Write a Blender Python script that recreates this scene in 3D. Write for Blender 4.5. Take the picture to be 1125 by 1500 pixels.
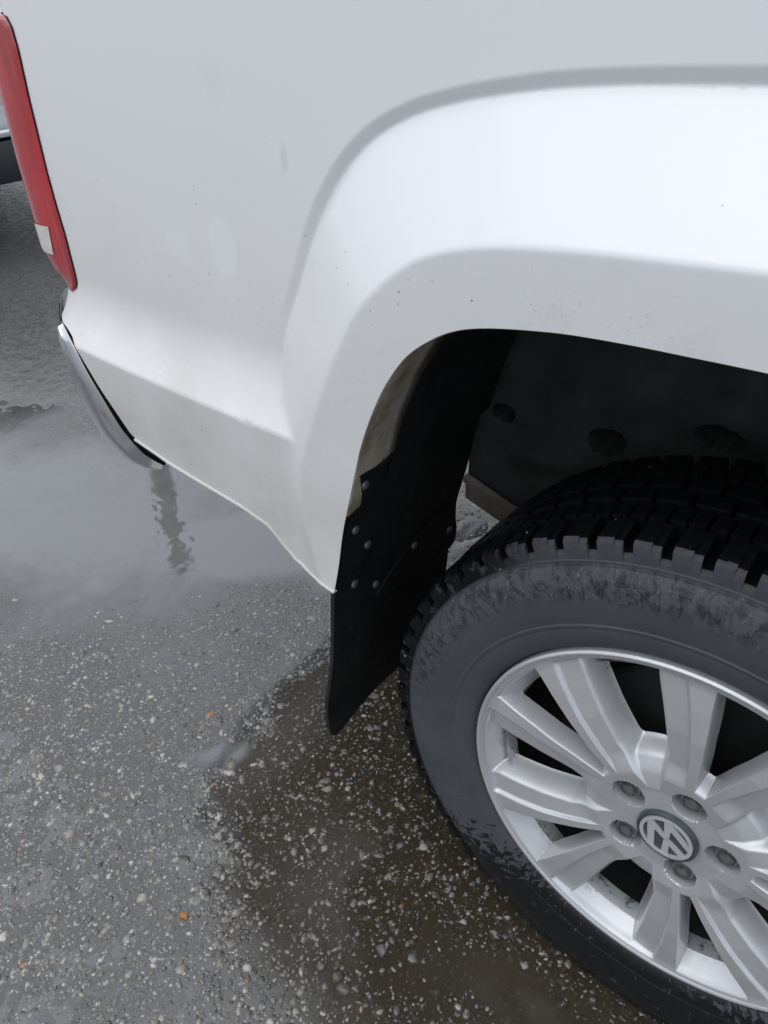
import bpy, bmesh, math, random
import numpy as np
from mathutils import Vector, Matrix
from mathutils.geometry import delaunay_2d_cdt
R = math.radians
rng = np.random.default_rng(7); random.seed(7)
sc = bpy.context.scene
for o in list(bpy.data.objects): bpy.data.objects.remove(o)
col = sc.collection

# ------------------------------------------------------------------ camera, sky, sun, exposure
cam_d = bpy.data.cameras.new('camera'); cam = bpy.data.objects.new('camera', cam_d); col.objects.link(cam)
cam_d.sensor_fit = 'VERTICAL'; cam_d.sensor_height = 36.0; cam_d.lens = 36.0 * 1165.567 / 1500.0
cam_d.clip_start = 0.02; cam_d.clip_end = 800
_yaw, _pitch, _roll = 0.683845, 0.607721, 0.029157
_f = Vector((-math.sin(_yaw)*math.cos(_pitch), math.cos(_yaw)*math.cos(_pitch), -math.sin(_pitch)))
_r = Vector((math.cos(_yaw), math.sin(_yaw), 0)); _d = _f.cross(_r)
_r2 = math.cos(_roll)*_r + math.sin(_roll)*_d; _d2 = -math.sin(_roll)*_r + math.cos(_roll)*_d
M = Matrix((_r2, -_d2, -_f)).transposed().to_4x4(); M.translation = Vector((0.089109, -0.583524, 1.163703))
cam.matrix_world = M
sc.camera = cam

SUN_EL, SUN_AZ = R(58), R(200)          # soft overcast glow, from behind the photographer's left
w = bpy.data.worlds.new('World'); sc.world = w; w.use_nodes = True
nt = w.node_tree; nt.nodes.clear()
out = nt.nodes.new('ShaderNodeOutputWorld'); bg = nt.nodes.new('ShaderNodeBackground')
sky = nt.nodes.new('ShaderNodeTexSky'); sky.sky_type = 'NISHITA'; sky.sun_disc = False
sky.sun_elevation = SUN_EL; sky.sun_rotation = SUN_AZ; sky.dust_density = 4
hs = nt.nodes.new('ShaderNodeHueSaturation'); hs.inputs['Saturation'].default_value = 0.35
tc = nt.nodes.new('ShaderNodeTexCoord'); sep = nt.nodes.new('ShaderNodeSeparateXYZ')
mr = nt.nodes.new('ShaderNodeMapRange'); mr.inputs[1].default_value = -0.02; mr.inputs[2].default_value = 1.0
cr = nt.nodes.new('ShaderNodeValToRGB')
cr.color_ramp.elements[0].position = 0.0; cr.color_ramp.elements[0].color = (0.662, 0.706, 0.765, 1)
cr.color_ramp.elements[1].position = 1.0; cr.color_ramp.elements[1].color = (0.95, 1.01, 1.096, 1)
sc10 = nt.nodes.new('ShaderNodeVectorMath'); sc10.operation = 'SCALE'; sc10.inputs['Scale'].default_value = 12.0
mx = nt.nodes.new('ShaderNodeMix'); mx.data_type = 'RGBA'; mx.inputs['Factor'].default_value = 0.85
nt.links.new(sky.outputs[0], hs.inputs['Color'])
nt.links.new(tc.outputs['Generated'], sep.inputs[0]); nt.links.new(sep.outputs['Z'], mr.inputs[0])
nt.links.new(mr.outputs[0], cr.inputs[0]); nt.links.new(cr.outputs[0], sc10.inputs[0])
nt.links.new(hs.outputs[0], mx.inputs[6]); nt.links.new(sc10.outputs[0], mx.inputs[7])
nt.links.new(mx.outputs[2], bg.inputs['Color']); bg.inputs['Strength'].default_value = 0.12
nt.links.new(bg.outputs[0], out.inputs['Surface'])

sun_d = bpy.data.lights.new('sun', 'SUN'); sun = bpy.data.objects.new('sun', sun_d); col.objects.link(sun)
sun_d.energy = 0.72; sun_d.angle = R(60); sun_d.color = (1.0, 0.985, 0.96)
sdir = Vector((math.sin(SUN_AZ)*math.cos(SUN_EL), math.cos(SUN_AZ)*math.cos(SUN_EL), math.sin(SUN_EL)))
sun.rotation_euler = sdir.to_track_quat('Z', 'Y').to_euler(); sun.location = (0, -3, 8)
sc.view_settings.view_transform = 'Standard'; sc.view_settings.look = 'None'
sc.view_settings.exposure = 0.12; sc.view_settings.gamma = 1.0; sc.view_settings.use_curve_mapping = False
sc.render.engine = 'CYCLES'; sc.cycles.use_denoising = True; sc.cycles.max_bounces = 8
sc.cycles.transparent_max_bounces = 8; sc.cycles.caustics_reflective = False; sc.cycles.caustics_refractive = False

# ------------------------------------------------------------------ helpers
def link(o, parent=None):
    col.objects.link(o)
    if parent is not None:
        o.parent = parent; o.matrix_parent_inverse = parent_world(parent).inverted()
    return o
def parent_world(o):
    m = Matrix.LocRotScale(o.location, o.rotation_euler, o.scale)
    return (parent_world(o.parent) @ o.matrix_parent_inverse @ m) if o.parent else m
def mesh_np(name, V, F, mat, parent=None, smooth=True, sharp=None, loc=None):
    me = bpy.data.meshes.new(name); V = np.asarray(V, float)
    if isinstance(F, np.ndarray):
        k = F.shape[1]; nf = len(F)
        me.vertices.add(len(V)); me.vertices.foreach_set('co', V.astype(np.float32).ravel())
        me.loops.add(nf*k); me.loops.foreach_set('vertex_index', F.astype(np.int32).ravel())
        me.polygons.add(nf); me.polygons.foreach_set('loop_start', np.arange(0, nf*k, k, dtype=np.int32))
        me.update(calc_edges=True); me.validate()
    else:
        me.from_pydata([tuple(v) for v in V], [], F); me.update()
    if smooth: me.polygons.foreach_set('use_smooth', np.ones(len(me.polygons), bool))
    if sharp is not None: me.set_sharp_from_angle(angle=R(sharp))
    me.materials.append(mat)
    o = bpy.data.objects.new(name, me)
    if loc is not None: o.location = loc
    return link(o, parent)
def bm_obj(name, bm, mat, parent=None, smooth=True, sharp=35, loc=None):
    bmesh.ops.recalc_face_normals(bm, faces=bm.faces)
    me = bpy.data.meshes.new(name); bm.to_mesh(me); bm.free()
    if smooth:
        me.polygons.foreach_set('use_smooth', np.ones(len(me.polygons), bool)); me.set_sharp_from_angle(angle=R(sharp))
    me.materials.append(mat)
    o = bpy.data.objects.new(name, me)
    if loc is not None: o.location = loc
    return link(o, parent)
def empty(name, loc, label, cat, group=None):
    o = bpy.data.objects.new(name, None); o.empty_display_size = 0.2; o.location = loc; col.objects.link(o)
    o['label'] = label; o['category'] = cat
    if group: o['group'] = group
    return o
def grid_faces(nr, nc, closed=False):
    i = np.arange(nr-1)[:, None]; j = np.arange(nc if closed else nc-1)[None, :]; j2 = (j+1) % nc
    return np.stack([(i*nc+j), (i*nc+j2), ((i+1)*nc+j2), ((i+1)*nc+j)], -1).reshape(-1, 4)
def add_box(bm, x0, x1, y0, y1, z0, z1, bev=0.0):
    r = bmesh.ops.create_cube(bm, size=1.0); vs = r['verts']
    for v in vs: v.co = Vector(((x0+x1)/2+v.co.x*(x1-x0), (y0+y1)/2+v.co.y*(y1-y0), (z0+z1)/2+v.co.z*(z1-z0)))
    if bev > 0:
        es = list({e for v in vs for e in v.link_edges})
        bmesh.ops.bevel(bm, geom=es, offset=bev, segments=2, profile=0.6, affect='EDGES')
def lathe(prof, n=128, close=False):
    """profile of (r, y) turned about the Y axis through the origin"""
    a = np.linspace(0, 2*np.pi, n, endpoint=False); P = np.array(prof, float)
    V = np.stack([P[:, 0][:, None]*np.cos(a), np.repeat(P[:, 1][:, None], n, 1), P[:, 0][:, None]*np.sin(a)], -1).reshape(-1, 3)
    return V, grid_faces(len(P), n, True)
def smooth(t): t = np.clip(t, 0, 1); return t*t*(3-2*t)
def resample(P, step):
    P = np.array(P, float); d = np.r_[0, np.cumsum(np.hypot(*np.diff(P, axis=0).T))]
    n = max(2, int(d[-1]/step)+1); s = np.linspace(0, d[-1], n)
    return np.c_[np.interp(s, d, P[:, 0]), np.interp(s, d, P[:, 1])]
def spline(P, step):
    """smooth curve through points (chord-length cubic Hermite), resampled at step"""
    P = np.array(P, float); d = np.r_[0, np.cumsum(np.hypot(*np.diff(P, axis=0).T))]
    m = np.zeros_like(P); m[1:-1] = (P[2:]-P[:-2])/(d[2:]-d[:-2])[:, None]; m[0] = (P[1]-P[0])/(d[1]-d[0]); m[-1] = (P[-1]-P[-2])/(d[-1]-d[-2])
    s = np.linspace(0, d[-1], max(3, int(d[-1]/step)+1)); k = np.clip(np.searchsorted(d, s)-1, 0, len(P)-2)
    h = (d[k+1]-d[k]); t = ((s-d[k])/h)[:, None]; h = h[:, None]
    Q = (2*t**3-3*t**2+1)*P[k]+(t**3-2*t**2+t)*h*m[k]+(-2*t**3+3*t**2)*P[k+1]+(t**3-t**2)*h*m[k+1]
    return resample(Q, step)
def dist_poly(P, C):
    """distance from points to an open polyline"""
    best = np.full(len(P), 1e9)
    for A, B in zip(C[:-1], C[1:]):
        d = B-A; t = np.clip(((P-A)@d)/max(d@d, 1e-12), 0, 1); q = P-A-t[:, None]*d
        best = np.minimum(best, np.einsum('ij,ij->i', q, q))
    return np.sqrt(best)
def inside(P, C):
    x, z = P[:, 0], P[:, 1]; r = np.zeros(len(P), bool)
    A, B = C, np.roll(C, -1, axis=0)
    for (x0, z0), (x1, z1) in zip(A, B):
        if z0 == z1: continue
        c = ((z0 > z) != (z1 > z)) & (x < (x1-x0)*(z-z0)/(z1-z0)+x0); r ^= c
    return r
def cdt(outline, inner_lines, pts):
    """triangulate a polygon with constraint lines and loose points"""
    vs, es = [], []
    n = len(outline); vs += list(outline); es += [(i, (i+1) % n) for i in range(n)]
    for L in inner_lines:
        b = len(vs); vs += list(L); es += [(b+i, b+i+1) for i in range(len(L)-1)]
    vs += list(pts)
    r = delaunay_2d_cdt([Vector((float(a), float(b))) for a, b in vs], es, [], 1, 1e-6)
    return np.array([(v.x, v.y) for v in r[0]]), np.array([tuple(f) for f in r[2]], int)

# ------------------------------------------------------------------ materials
def new_mat(name):
    m = bpy.data.materials.new(name); m.use_nodes = True
    return m, m.node_tree, m.node_tree.nodes['Principled BSDF']
def N(nt, t, **kw):
    n = nt.nodes.new(t)
    for k, v in kw.items(): setattr(n, k, v)
    return n
def mixc(nt, fac, a, b):
    m = N(nt, 'ShaderNodeMix', data_type='RGBA')
    for s, v in ((0, fac), (6, a), (7, b)):
        if hasattr(v, 'is_linked'): nt.links.new(v, m.inputs[s])
        elif s == 0: m.inputs[0].default_value = v
        else: m.inputs[s].default_value = (*v, 1)
    return m.outputs[2]
def math_n(nt, op, a, b=None, clamp=False):
    m = N(nt, 'ShaderNodeMath', operation=op, use_clamp=clamp)
    for i, v in enumerate((a, b)):
        if v is None: continue
        if hasattr(v, 'is_linked'): nt.links.new(v, m.inputs[i])
        else: m.inputs[i].default_value = v
    return m.outputs[0]
def noise(nt, co, scale, detail=4, rough=.55, dist=0):
    n = N(nt, 'ShaderNodeTexNoise'); n.inputs['Scale'].default_value = scale; n.inputs['Detail'].default_value = detail
    n.inputs['Roughness'].default_value = rough; n.inputs['Distortion'].default_value = dist
    nt.links.new(co, n.inputs['Vector']); return n.outputs['Fac']
def ramp(nt, v, a, b, lo=0., hi=1.):
    m = N(nt, 'ShaderNodeMapRange', interpolation_type='SMOOTHSTEP')
    nt.links.new(v, m.inputs[0]); m.inputs[1].default_value = a; m.inputs[2].default_value = b
    m.inputs[3].default_value = lo; m.inputs[4].default_value = hi; return m.outputs[0]
def objco(nt, scale=None):
    t = N(nt, 'ShaderNodeTexCoord')
    if scale is None: return t.outputs['Object']
    mp = N(nt, 'ShaderNodeMapping'); mp.inputs['Scale'].default_value = scale
    nt.links.new(t.outputs['Object'], mp.inputs[0]); return mp.outputs[0]
def bump(nt, bs, h, strength, dist):
    b = N(nt, 'ShaderNodeBump'); b.inputs['Strength'].default_value = strength; b.inputs['Distance'].default_value = dist
    nt.links.new(h, b.inputs['Height']); nt.links.new(b.outputs[0], bs.inputs['Normal']); return b
def simple(name, c, rough=.5, metal=0., coat=0., spec=.5, var=.15, scale=30., bmp=0.0):
    m, nt, b = new_mat(name); co = objco(nt)
    f = noise(nt, co, scale)
    c2 = tuple(max(0, x*(1-var*2)) for x in c); c3 = tuple(x*(1+var) for x in c)
    nt.links.new(mixc(nt, f, c2, c3), b.inputs['Base Color'])
    nt.links.new(ramp(nt, noise(nt, co, scale*2.3), .25, .75, max(.02, rough*.85), min(1, rough*1.15)), b.inputs['Roughness'])
    b.inputs['Metallic'].default_value = metal; b.inputs['Coat Weight'].default_value = coat; b.inputs['Coat Roughness'].default_value = .06
    b.inputs['Specular IOR Level'].default_value = spec
    if bmp: bump(nt, b, noise(nt, co, scale*4), bmp, .002)
    return m

def paint_mat():
    m, nt, b = new_mat('white_paint'); co = objco(nt)
    sp = N(nt, 'ShaderNodeSeparateXYZ'); nt.links.new(co, sp.inputs[0])
    low = ramp(nt, sp.outputs['Z'], 1.05, .50)                       # road film gets thicker towards the sills
    film = math_n(nt, 'MULTIPLY', low, ramp(nt, noise(nt, co, 6, 6, .6), .25, .8, .35, 1.0))
    streak = ramp(nt, noise(nt, objco(nt, (40, 40, 3)), 1.0, 5, .6), .52, .8)
    film = math_n(nt, 'ADD', math_n(nt, 'MULTIPLY', film, .72), math_n(nt, 'MULTIPLY', math_n(nt, 'MULTIPLY', streak, low), .10), True)
    c = mixc(nt, film, (.70, .71, .722), (.37, .335, .29))
    v = N(nt, 'ShaderNodeTexVoronoi'); v.inputs['Scale'].default_value = 55; nt.links.new(co, v.inputs['Vector'])
    rnd = N(nt, 'ShaderNodeSeparateColor'); nt.links.new(v.outputs['Color'], rnd.inputs[0])
    dot = math_n(nt, 'MULTIPLY', math_n(nt, 'LESS_THAN', v.outputs['Distance'], math_n(nt, 'MULTIPLY', rnd.outputs[1], .062)), math_n(nt, 'GREATER_THAN', rnd.outputs[0], .70))
    dot = math_n(nt, 'MULTIPLY', dot, ramp(nt, sp.outputs['Z'], 1.12, .90, .15, 1.))
    c = mixc(nt, math_n(nt, 'MULTIPLY', dot, .8), c, (.06, .05, .045))
    v2 = N(nt, 'ShaderNodeTexVoronoi'); v2.inputs['Scale'].default_value = 160; nt.links.new(co, v2.inputs['Vector'])
    r2 = N(nt, 'ShaderNodeSeparateColor'); nt.links.new(v2.outputs['Color'], r2.inputs[0])
    spk = math_n(nt, 'MULTIPLY', math_n(nt, 'LESS_THAN', v2.outputs['Distance'], math_n(nt, 'MULTIPLY', r2.outputs[1], .28)), math_n(nt, 'GREATER_THAN', r2.outputs[0], .8))
    spk = math_n(nt, 'MULTIPLY', spk, math_n(nt, 'MULTIPLY', ramp(nt, sp.outputs['Z'], 1.03, .90), ramp(nt, noise(nt, co, 9, 3), .42, .64)))
    c = mixc(nt, math_n(nt, 'MULTIPLY', spk, .42), c, (.22, .19, .16))
    smear = ramp(nt, noise(nt, objco(nt, (7, 7, 4)), 1.6, 5, .65, .5), .60, .78)
    c = mixc(nt, math_n(nt, 'MULTIPLY', smear, .14), c, (.45, .44, .43))
    edge_n = noise(nt, co, 45, 5, .7)
    def blot(x0, z0, rx, rz, soft, wob=.5):
        u = math_n(nt, 'DIVIDE', math_n(nt, 'SUBTRACT', sp.outputs['X'], x0), rx); v_ = math_n(nt, 'DIVIDE', math_n(nt, 'SUBTRACT', sp.outputs['Z'], z0), rz)
        q = math_n(nt, 'SQRT', math_n(nt, 'ADD', math_n(nt, 'MULTIPLY', u, u), math_n(nt, 'MULTIPLY', v_, v_)))
        return ramp(nt, math_n(nt, 'ADD', q, math_n(nt, 'MULTIPLY', math_n(nt, 'SUBTRACT', edge_n, .5), wob)), 1.0, 1.0-soft)
    c = mixc(nt, math_n(nt, 'MULTIPLY', blot(-.619, .902, .026, .038, .25), .45), c, (.76, .77, .79))            # wiped, cleaner spots
    c = mixc(nt, math_n(nt, 'MULTIPLY', blot(-.70, .89, .030, .030, .6, 1.2), .35), c, (.75, .76, .78))
    c = mixc(nt, math_n(nt, 'MULTIPLY', blot(-.508, 1.005, .007, .022, .8, 1.6), .22), c, (.30, .30, .31))         # rubbed scuffs
    c = mixc(nt, math_n(nt, 'MULTIPLY', blot(-.60, 1.07, .020, .030, .9, 2.0), .10), c, (.35, .35, .36))
    grit = math_n(nt, 'MULTIPLY', ramp(nt, noise(nt, co, 230, 4, .75), .60, .70), math_n(nt, 'ADD', blot(-.14, .935, .13, .030, .9, 1.6), math_n(nt, 'MULTIPLY', blot(-.38, .80, .05, .16, .9, 1.6), .5), True))
    c = mixc(nt, math_n(nt, 'MULTIPLY', grit, .55), c, (.20, .15, .13))
    lipd = math_n(nt, 'MULTIPLY', blot(-.12, .925, .20, .045, .9, 1.2), ramp(nt, noise(nt, co, 18, 5, .65), .42, .70))
    c = mixc(nt, math_n(nt, 'MULTIPLY', lipd, .22), c, (.42, .36, .34))
    drops = N(nt, 'ShaderNodeTexVoronoi'); drops.inputs['Scale'].default_value = 75; nt.links.new(co, drops.inputs['Vector'])
    dr = N(nt, 'ShaderNodeSeparateColor'); nt.links.new(drops.outputs['Color'], dr.inputs[0])
    bead = math_n(nt, 'MULTIPLY', ramp(nt, math_n(nt, 'SUBTRACT', math_n(nt, 'MULTIPLY', dr.outputs[1], .20), drops.outputs['Distance']), 0, .10), math_n(nt, 'GREATER_THAN', dr.outputs[0], .993))
    nt.links.new(c, b.inputs['Base Color'])
    nt.links.new(ramp(nt, film, 0, .5, .32, .62), b.inputs['Roughness'])
    nt.links.new(ramp(nt, math_n(nt, 'ADD', film, math_n(nt, 'MULTIPLY', smear, .1)), 0, .40, .75, .12), b.inputs['Coat Weight'])
    b.inputs['Coat Roughness'].default_value = .10
    bump(nt, b, math_n(nt, 'ADD', math_n(nt, 'MULTIPLY', noise(nt, co, 420, 2), .05), math_n(nt, 'MULTIPLY', bead, .9)), .5, .0012)
    return m
def rubber_mat():
    m, nt, b = new_mat('tyre_rubber'); co = objco(nt)
    sp = N(nt, 'ShaderNodeSeparateXYZ'); nt.links.new(co, sp.inputs[0])
    r = math_n(nt, 'SQRT', math_n(nt, 'ADD', math_n(nt, 'POWER', sp.outputs['X'], 2.), math_n(nt, 'POWER', sp.outputs['Z'], 2.)))
    ang = math_n(nt, 'ARCTAN2', sp.outputs['Z'], sp.outputs['X'])
    cv = N(nt, 'ShaderNodeCombineXYZ'); nt.links.new(math_n(nt, 'MULTIPLY', ang, 34.), cv.inputs[0]); nt.links.new(math_n(nt, 'MULTIPLY', r, 75.), cv.inputs[1]); nt.links.new(sp.outputs['Y'], cv.inputs[2])
    wet_n = noise(nt, cv.outputs[0], 1.0, 6, .65, .6)
    # wet patches: splashes on the upper band, and along the lower half of the sidewall
    upper = math_n(nt, 'MULTIPLY', ramp(nt, r, .300, .325), ramp(nt, r, .352, .344))
    upper = math_n(nt, 'MULTIPLY', upper, ramp(nt, sp.outputs['Z'], -.05, .12))
    lowr = ramp(nt, sp.outputs['Z'], -.13, -.28)
    wet = math_n(nt, 'MULTIPLY', ramp(nt, wet_n, .42, .64), math_n(nt, 'MULTIPLY', upper, .80))
    wet2 = math_n(nt, 'MULTIPLY', ramp(nt, math_n(nt, 'ADD', wet_n, math_n(nt, 'MULTIPLY', lowr, .30)), .60, .70), ramp(nt, sp.outputs['Z'], -.08, -.14))
    wet = math_n(nt, 'MAXIMUM', wet, wet2)
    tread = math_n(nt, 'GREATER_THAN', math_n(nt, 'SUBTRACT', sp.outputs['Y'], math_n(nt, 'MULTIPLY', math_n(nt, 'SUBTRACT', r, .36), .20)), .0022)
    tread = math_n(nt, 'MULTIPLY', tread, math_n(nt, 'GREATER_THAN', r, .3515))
    tread = math_n(nt, 'MAXIMUM', tread, math_n(nt, 'MULTIPLY', math_n(nt, 'MULTIPLY', ramp(nt, sp.outputs['X'], -.17, -.27), math_n(nt, 'GREATER_THAN', r, .3505)), ramp(nt, wet_n, .30, .50)))  # rear shoulder darkened too: wet rubber plus flap shade put into the colour
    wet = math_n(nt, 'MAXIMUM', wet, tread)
    base = mixc(nt, noise(nt, co, 14, 6), (.036, .040, .046), (.070, .075, .083))
    base = mixc(nt, ramp(nt, r, .3495, .3520), base, (.040, .044, .050))
    scr = ramp(nt, noise(nt, cv.outputs[0], 3.1, 3, .7), .61, .70)
    base = mixc(nt, math_n(nt, 'MULTIPLY', scr, math_n(nt, 'MULTIPLY', upper, .75)), base, (.22, .22, .22))
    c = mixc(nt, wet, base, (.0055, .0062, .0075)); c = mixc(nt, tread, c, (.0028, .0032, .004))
    gv = N(nt, 'ShaderNodeTexVoronoi'); gv.inputs['Scale'].default_value = 70; nt.links.new(co, gv.inputs['Vector']); gs = N(nt, 'ShaderNodeSeparateColor'); nt.links.new(gv.outputs['Color'], gs.inputs[0])
    grit = math_n(nt, 'MULTIPLY', math_n(nt, 'LESS_THAN', gv.outputs['Distance'], math_n(nt, 'MULTIPLY', gs.outputs[1], .16)), math_n(nt, 'GREATER_THAN', gs.outputs[0], .94))
    c = mixc(nt, math_n(nt, 'MULTIPLY', grit, math_n(nt, 'MULTIPLY', tread, .8)), c, (.30, .28, .24))
    nt.links.new(c, b.inputs['Base Color'])
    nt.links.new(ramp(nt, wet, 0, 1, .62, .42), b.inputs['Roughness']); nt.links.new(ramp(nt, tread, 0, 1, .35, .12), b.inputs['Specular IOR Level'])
    bump(nt, b, math_n(nt, 'ADD', noise(nt, co, 260, 4), math_n(nt, 'MULTIPLY', wet_n, 1.5)), .25, .0012)
    return m
def rim_mat():
    m, nt, b = new_mat('silver_wheel_paint'); co = objco(nt)
    d = ramp(nt, noise(nt, co, 22, 6, .6), .35, .8)
    grime = ramp(nt, noise(nt, co, 70, 6, .75), .53, .62)
    c = mixc(nt, math_n(nt, 'MULTIPLY', d, .30), (.49, .50, .515), (.33, .33, .325))
    sp = N(nt, 'ShaderNodeSeparateXYZ'); nt.links.new(co, sp.inputs[0])
    r = math_n(nt, 'SQRT', math_n(nt, 'ADD', math_n(nt, 'POWER', sp.outputs['X'], 2.), math_n(nt, 'POWER', sp.outputs['Z'], 2.)))
    edge = math_n(nt, 'MULTIPLY', ramp(nt, r, .19, .204), ramp(nt, sp.outputs['Y'], .014, .030))
    c = mixc(nt, math_n(nt, 'MULTIPLY', math_n(nt, 'MULTIPLY', grime, edge), .8), c, (.05, .045, .04))
    nt.links.new(c, b.inputs['Base Color']); b.inputs['Metallic'].default_value = .45
    nt.links.new(ramp(nt, d, 0, 1, .34, .48), b.inputs['Roughness']); b.inputs['Coat Weight'].default_value = .25; b.inputs['Coat Roughness'].default_value = .2
    bump(nt, b, noise(nt, co, 500, 3), .05, .0006)
    return m
def flange_mat():
    m, nt, b = new_mat('muddy_flange'); co = objco(nt)
    c = mixc(nt, ramp(nt, noise(nt, co, 16, 6, .65), .35, .7), (.45, .405, .335), (.20, .155, .10))
    c = mixc(nt, math_n(nt, 'MULTIPLY', ramp(nt, noise(nt, co, 60, 5, .7), .62, .72), .8), c, (.06, .045, .03))
    nt.links.new(c, b.inputs['Base Color']); b.inputs['Roughness'].default_value = .7
    bump(nt, b, noise(nt, co, 120, 4), .3, .002); return m
def lens_mat():
    m, nt, b = new_mat('red_lens'); co = objco(nt)
    n1 = noise(nt, objco(nt, (60, 60, 5)), 1.0, 4, .6)
    c = mixc(nt, ramp(nt, n1, .35, .7), (.28, .006, .010), (.47, .018, .026))
    film = ramp(nt, noise(nt, objco(nt, (30, 30, 8)), 1.0, 5, .65), .4, .75)
    c = mixc(nt, math_n(nt, 'MULTIPLY', film, .14), c, (.42, .25, .25))
    nt.links.new(c, b.inputs['Base Color']); b.inputs['Roughness'].default_value = .22
    b.inputs['Coat Weight'].default_value = .8; b.inputs['Coat Roughness'].default_value = .08; return m
def asphalt_mat():
    m, nt, b = new_mat('wet_asphalt'); co = objco(nt)
    at = N(nt, 'ShaderNodeAttribute', attribute_name='mud')
    fine = noise(nt, co, 150, 5, .7); mid = noise(nt, co, 24, 5, .6); big = noise(nt, co, 1.3, 4)
    c = mixc(nt, fine, (.036, .036, .037), (.116, .114, .113))
    c = mixc(nt, math_n(nt, 'MULTIPLY', ramp(nt, big, .35, .7), .35), c, (.060, .055, .050))
    mud = mixc(nt, fine, (.040, .032, .021), (.090, .072, .048))
    c = mixc(nt, at.outputs['Fac'], c, mud)  # mud tone also darkens the asphalt where the truck's reflection falls
    v = N(nt, 'ShaderNodeTexVoronoi'); v.inputs['Scale'].default_value = 140; nt.links.new(co, v.inputs['Vector'])
    rnd = N(nt, 'ShaderNodeSeparateColor'); nt.links.new(v.outputs['Color'], rnd.inputs[0])
    chip = math_n(nt, 'MULTIPLY', math_n(nt, 'GREATER_THAN', rnd.outputs[0], .62), ramp(nt, v.outputs['Distance'], .42, .30))
    c = mixc(nt, math_n(nt, 'MULTIPLY', chip, .75), c, mixc(nt, rnd.outputs[1], (.08, .075, .07), (.26, .25, .235)))
    nt.links.new(c, b.inputs['Base Color'])
    nt.links.new(ramp(nt, at.outputs['Fac'], 0, 1, 1.8, 1.35), b.inputs['IOR'])
    nt.links.new(ramp(nt, mid, .3, .7, .20, .38), b.inputs['Roughness'])
    h = math_n(nt, 'ADD', math_n(nt, 'MULTIPLY', fine, .6), math_n(nt, 'MULTIPLY', chip, .6))
    bump(nt, b, h, .40, .0018); return m
def stone_mat():
    m, nt, b = new_mat('wet_stone'); co = objco(nt)
    at = N(nt, 'ShaderNodeAttribute', attribute_name='tint')
    f = noise(nt, co, 300, 3)
    nt.links.new(mixc(nt, math_n(nt, 'MULTIPLY', f, .45), at.outputs['Color'], (.04, .037, .033)), b.inputs['Base Color'])
    b.inputs['Roughness'].default_value = .30; b.inputs['IOR'].default_value = 1.5
    bump(nt, b, f, .3, .001); return m
def water_mat():
    m = bpy.data.materials.new('rain_water'); m.use_nodes = True; nt = m.node_tree; nt.nodes.clear(); co = objco(nt)
    o = N(nt, 'ShaderNodeOutputMaterial')
    tr = N(nt, 'ShaderNodeBsdfTransparent'); df = N(nt, 'ShaderNodeBsdfDiffuse'); gl = N(nt, 'ShaderNodeBsdfGlossy')
    tr.inputs[0].default_value = (.88, .865, .83, 1); am = N(nt, 'ShaderNodeAttribute', attribute_name='mud'); nt.links.new(mixc(nt, am.outputs['Fac'], (.165, .168, .176), (.064, .053, .037)), df.inputs[0])  # brown tint by the wheel also stands for the arch's dark reflection
    at = N(nt, 'ShaderNodeAttribute', attribute_name='murk')
    m1 = N(nt, 'ShaderNodeMixShader'); nt.links.new(at.outputs['Fac'], m1.inputs[0]); nt.links.new(tr.outputs[0], m1.inputs[1]); nt.links.new(df.outputs[0], m1.inputs[2])
    fr = N(nt, 'ShaderNodeFresnel'); nt.links.new(ramp(nt, am.outputs['Fac'], 0, 1, 2.0, 1.40), fr.inputs[0]); nt.links.new(ramp(nt, am.outputs['Fac'], 0, 1, .05, .16), gl.inputs['Roughness'])
    bp = N(nt, 'ShaderNodeBump'); bp.inputs['Strength'].default_value = .12; bp.inputs['Distance'].default_value = .002
    nt.links.new(math_n(nt, 'ADD', noise(nt, co, 9, 2), math_n(nt, 'MULTIPLY', noise(nt, co, 60, 3), .12)), bp.inputs['Height'])
    nt.links.new(bp.outputs[0], gl.inputs['Normal']); nt.links.new(bp.outputs[0], fr.inputs['Normal'])
    m2 = N(nt, 'ShaderNodeMixShader'); nt.links.new(fr.outputs[0], m2.inputs[0]); nt.links.new(m1.outputs[0], m2.inputs[1]); nt.links.new(gl.outputs[0], m2.inputs[2])
    nt.links.new(m2.outputs[0], o.inputs['Surface']); return m

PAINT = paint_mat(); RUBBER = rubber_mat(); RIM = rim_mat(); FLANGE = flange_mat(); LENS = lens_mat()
ASPH = asphalt_mat(); STONE = stone_mat(); WATER = water_mat()
BLACKP = simple('black_plastic', (.013, .0135, .0145), .55, spec=.3, var=.4, scale=22, bmp=.2)
SEAL = simple('black_rubber_seal', (.008, .008, .009), .6, spec=.2)
UNDER = simple('underseal', (.036, .041, .039), .75, spec=.2, var=.5, scale=13, bmp=.4)
RAILM = simple('dusty_frame_paint', (.12, .105, .09), .7, var=.3, scale=25, bmp=.3)
CHROME = simple('chrome', (.64, .655, .67), .07, metal=1.0, var=.05, scale=18)
WHITEL = simple('pale_lens', (.62, .57, .55), .25, coat=.6, var=.1, scale=60)
CAPDARK = simple('cap_grey', (.055, .065, .075), .35, var=.1, scale=80)
CAPSIL = simple('cap_silver', (.50, .51, .53), .45, metal=.35, var=.02, scale=12)
BOLTM = simple('lug_steel', (.30, .31, .32), .42, metal=.8, var=.2, scale=120)
STUD = simple('dull_rivet', (.16, .165, .17), .45, metal=.5, var=.25, scale=200)
DRUM_AND_SHADE = simple('iron_and_barrel_shade', (.010, .010, .010), .7, metal=.1, var=.3, scale=40)  # brake and axle iron; the wheel barrel takes it as painted shade
GLASS = simple('dark_glass', (.02, .025, .03), .06, spec=.6, var=.05)
WOOD = simple('weathered_wood', (.17, .095, .05), .85, var=.3, scale=12, bmp=.5)
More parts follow.
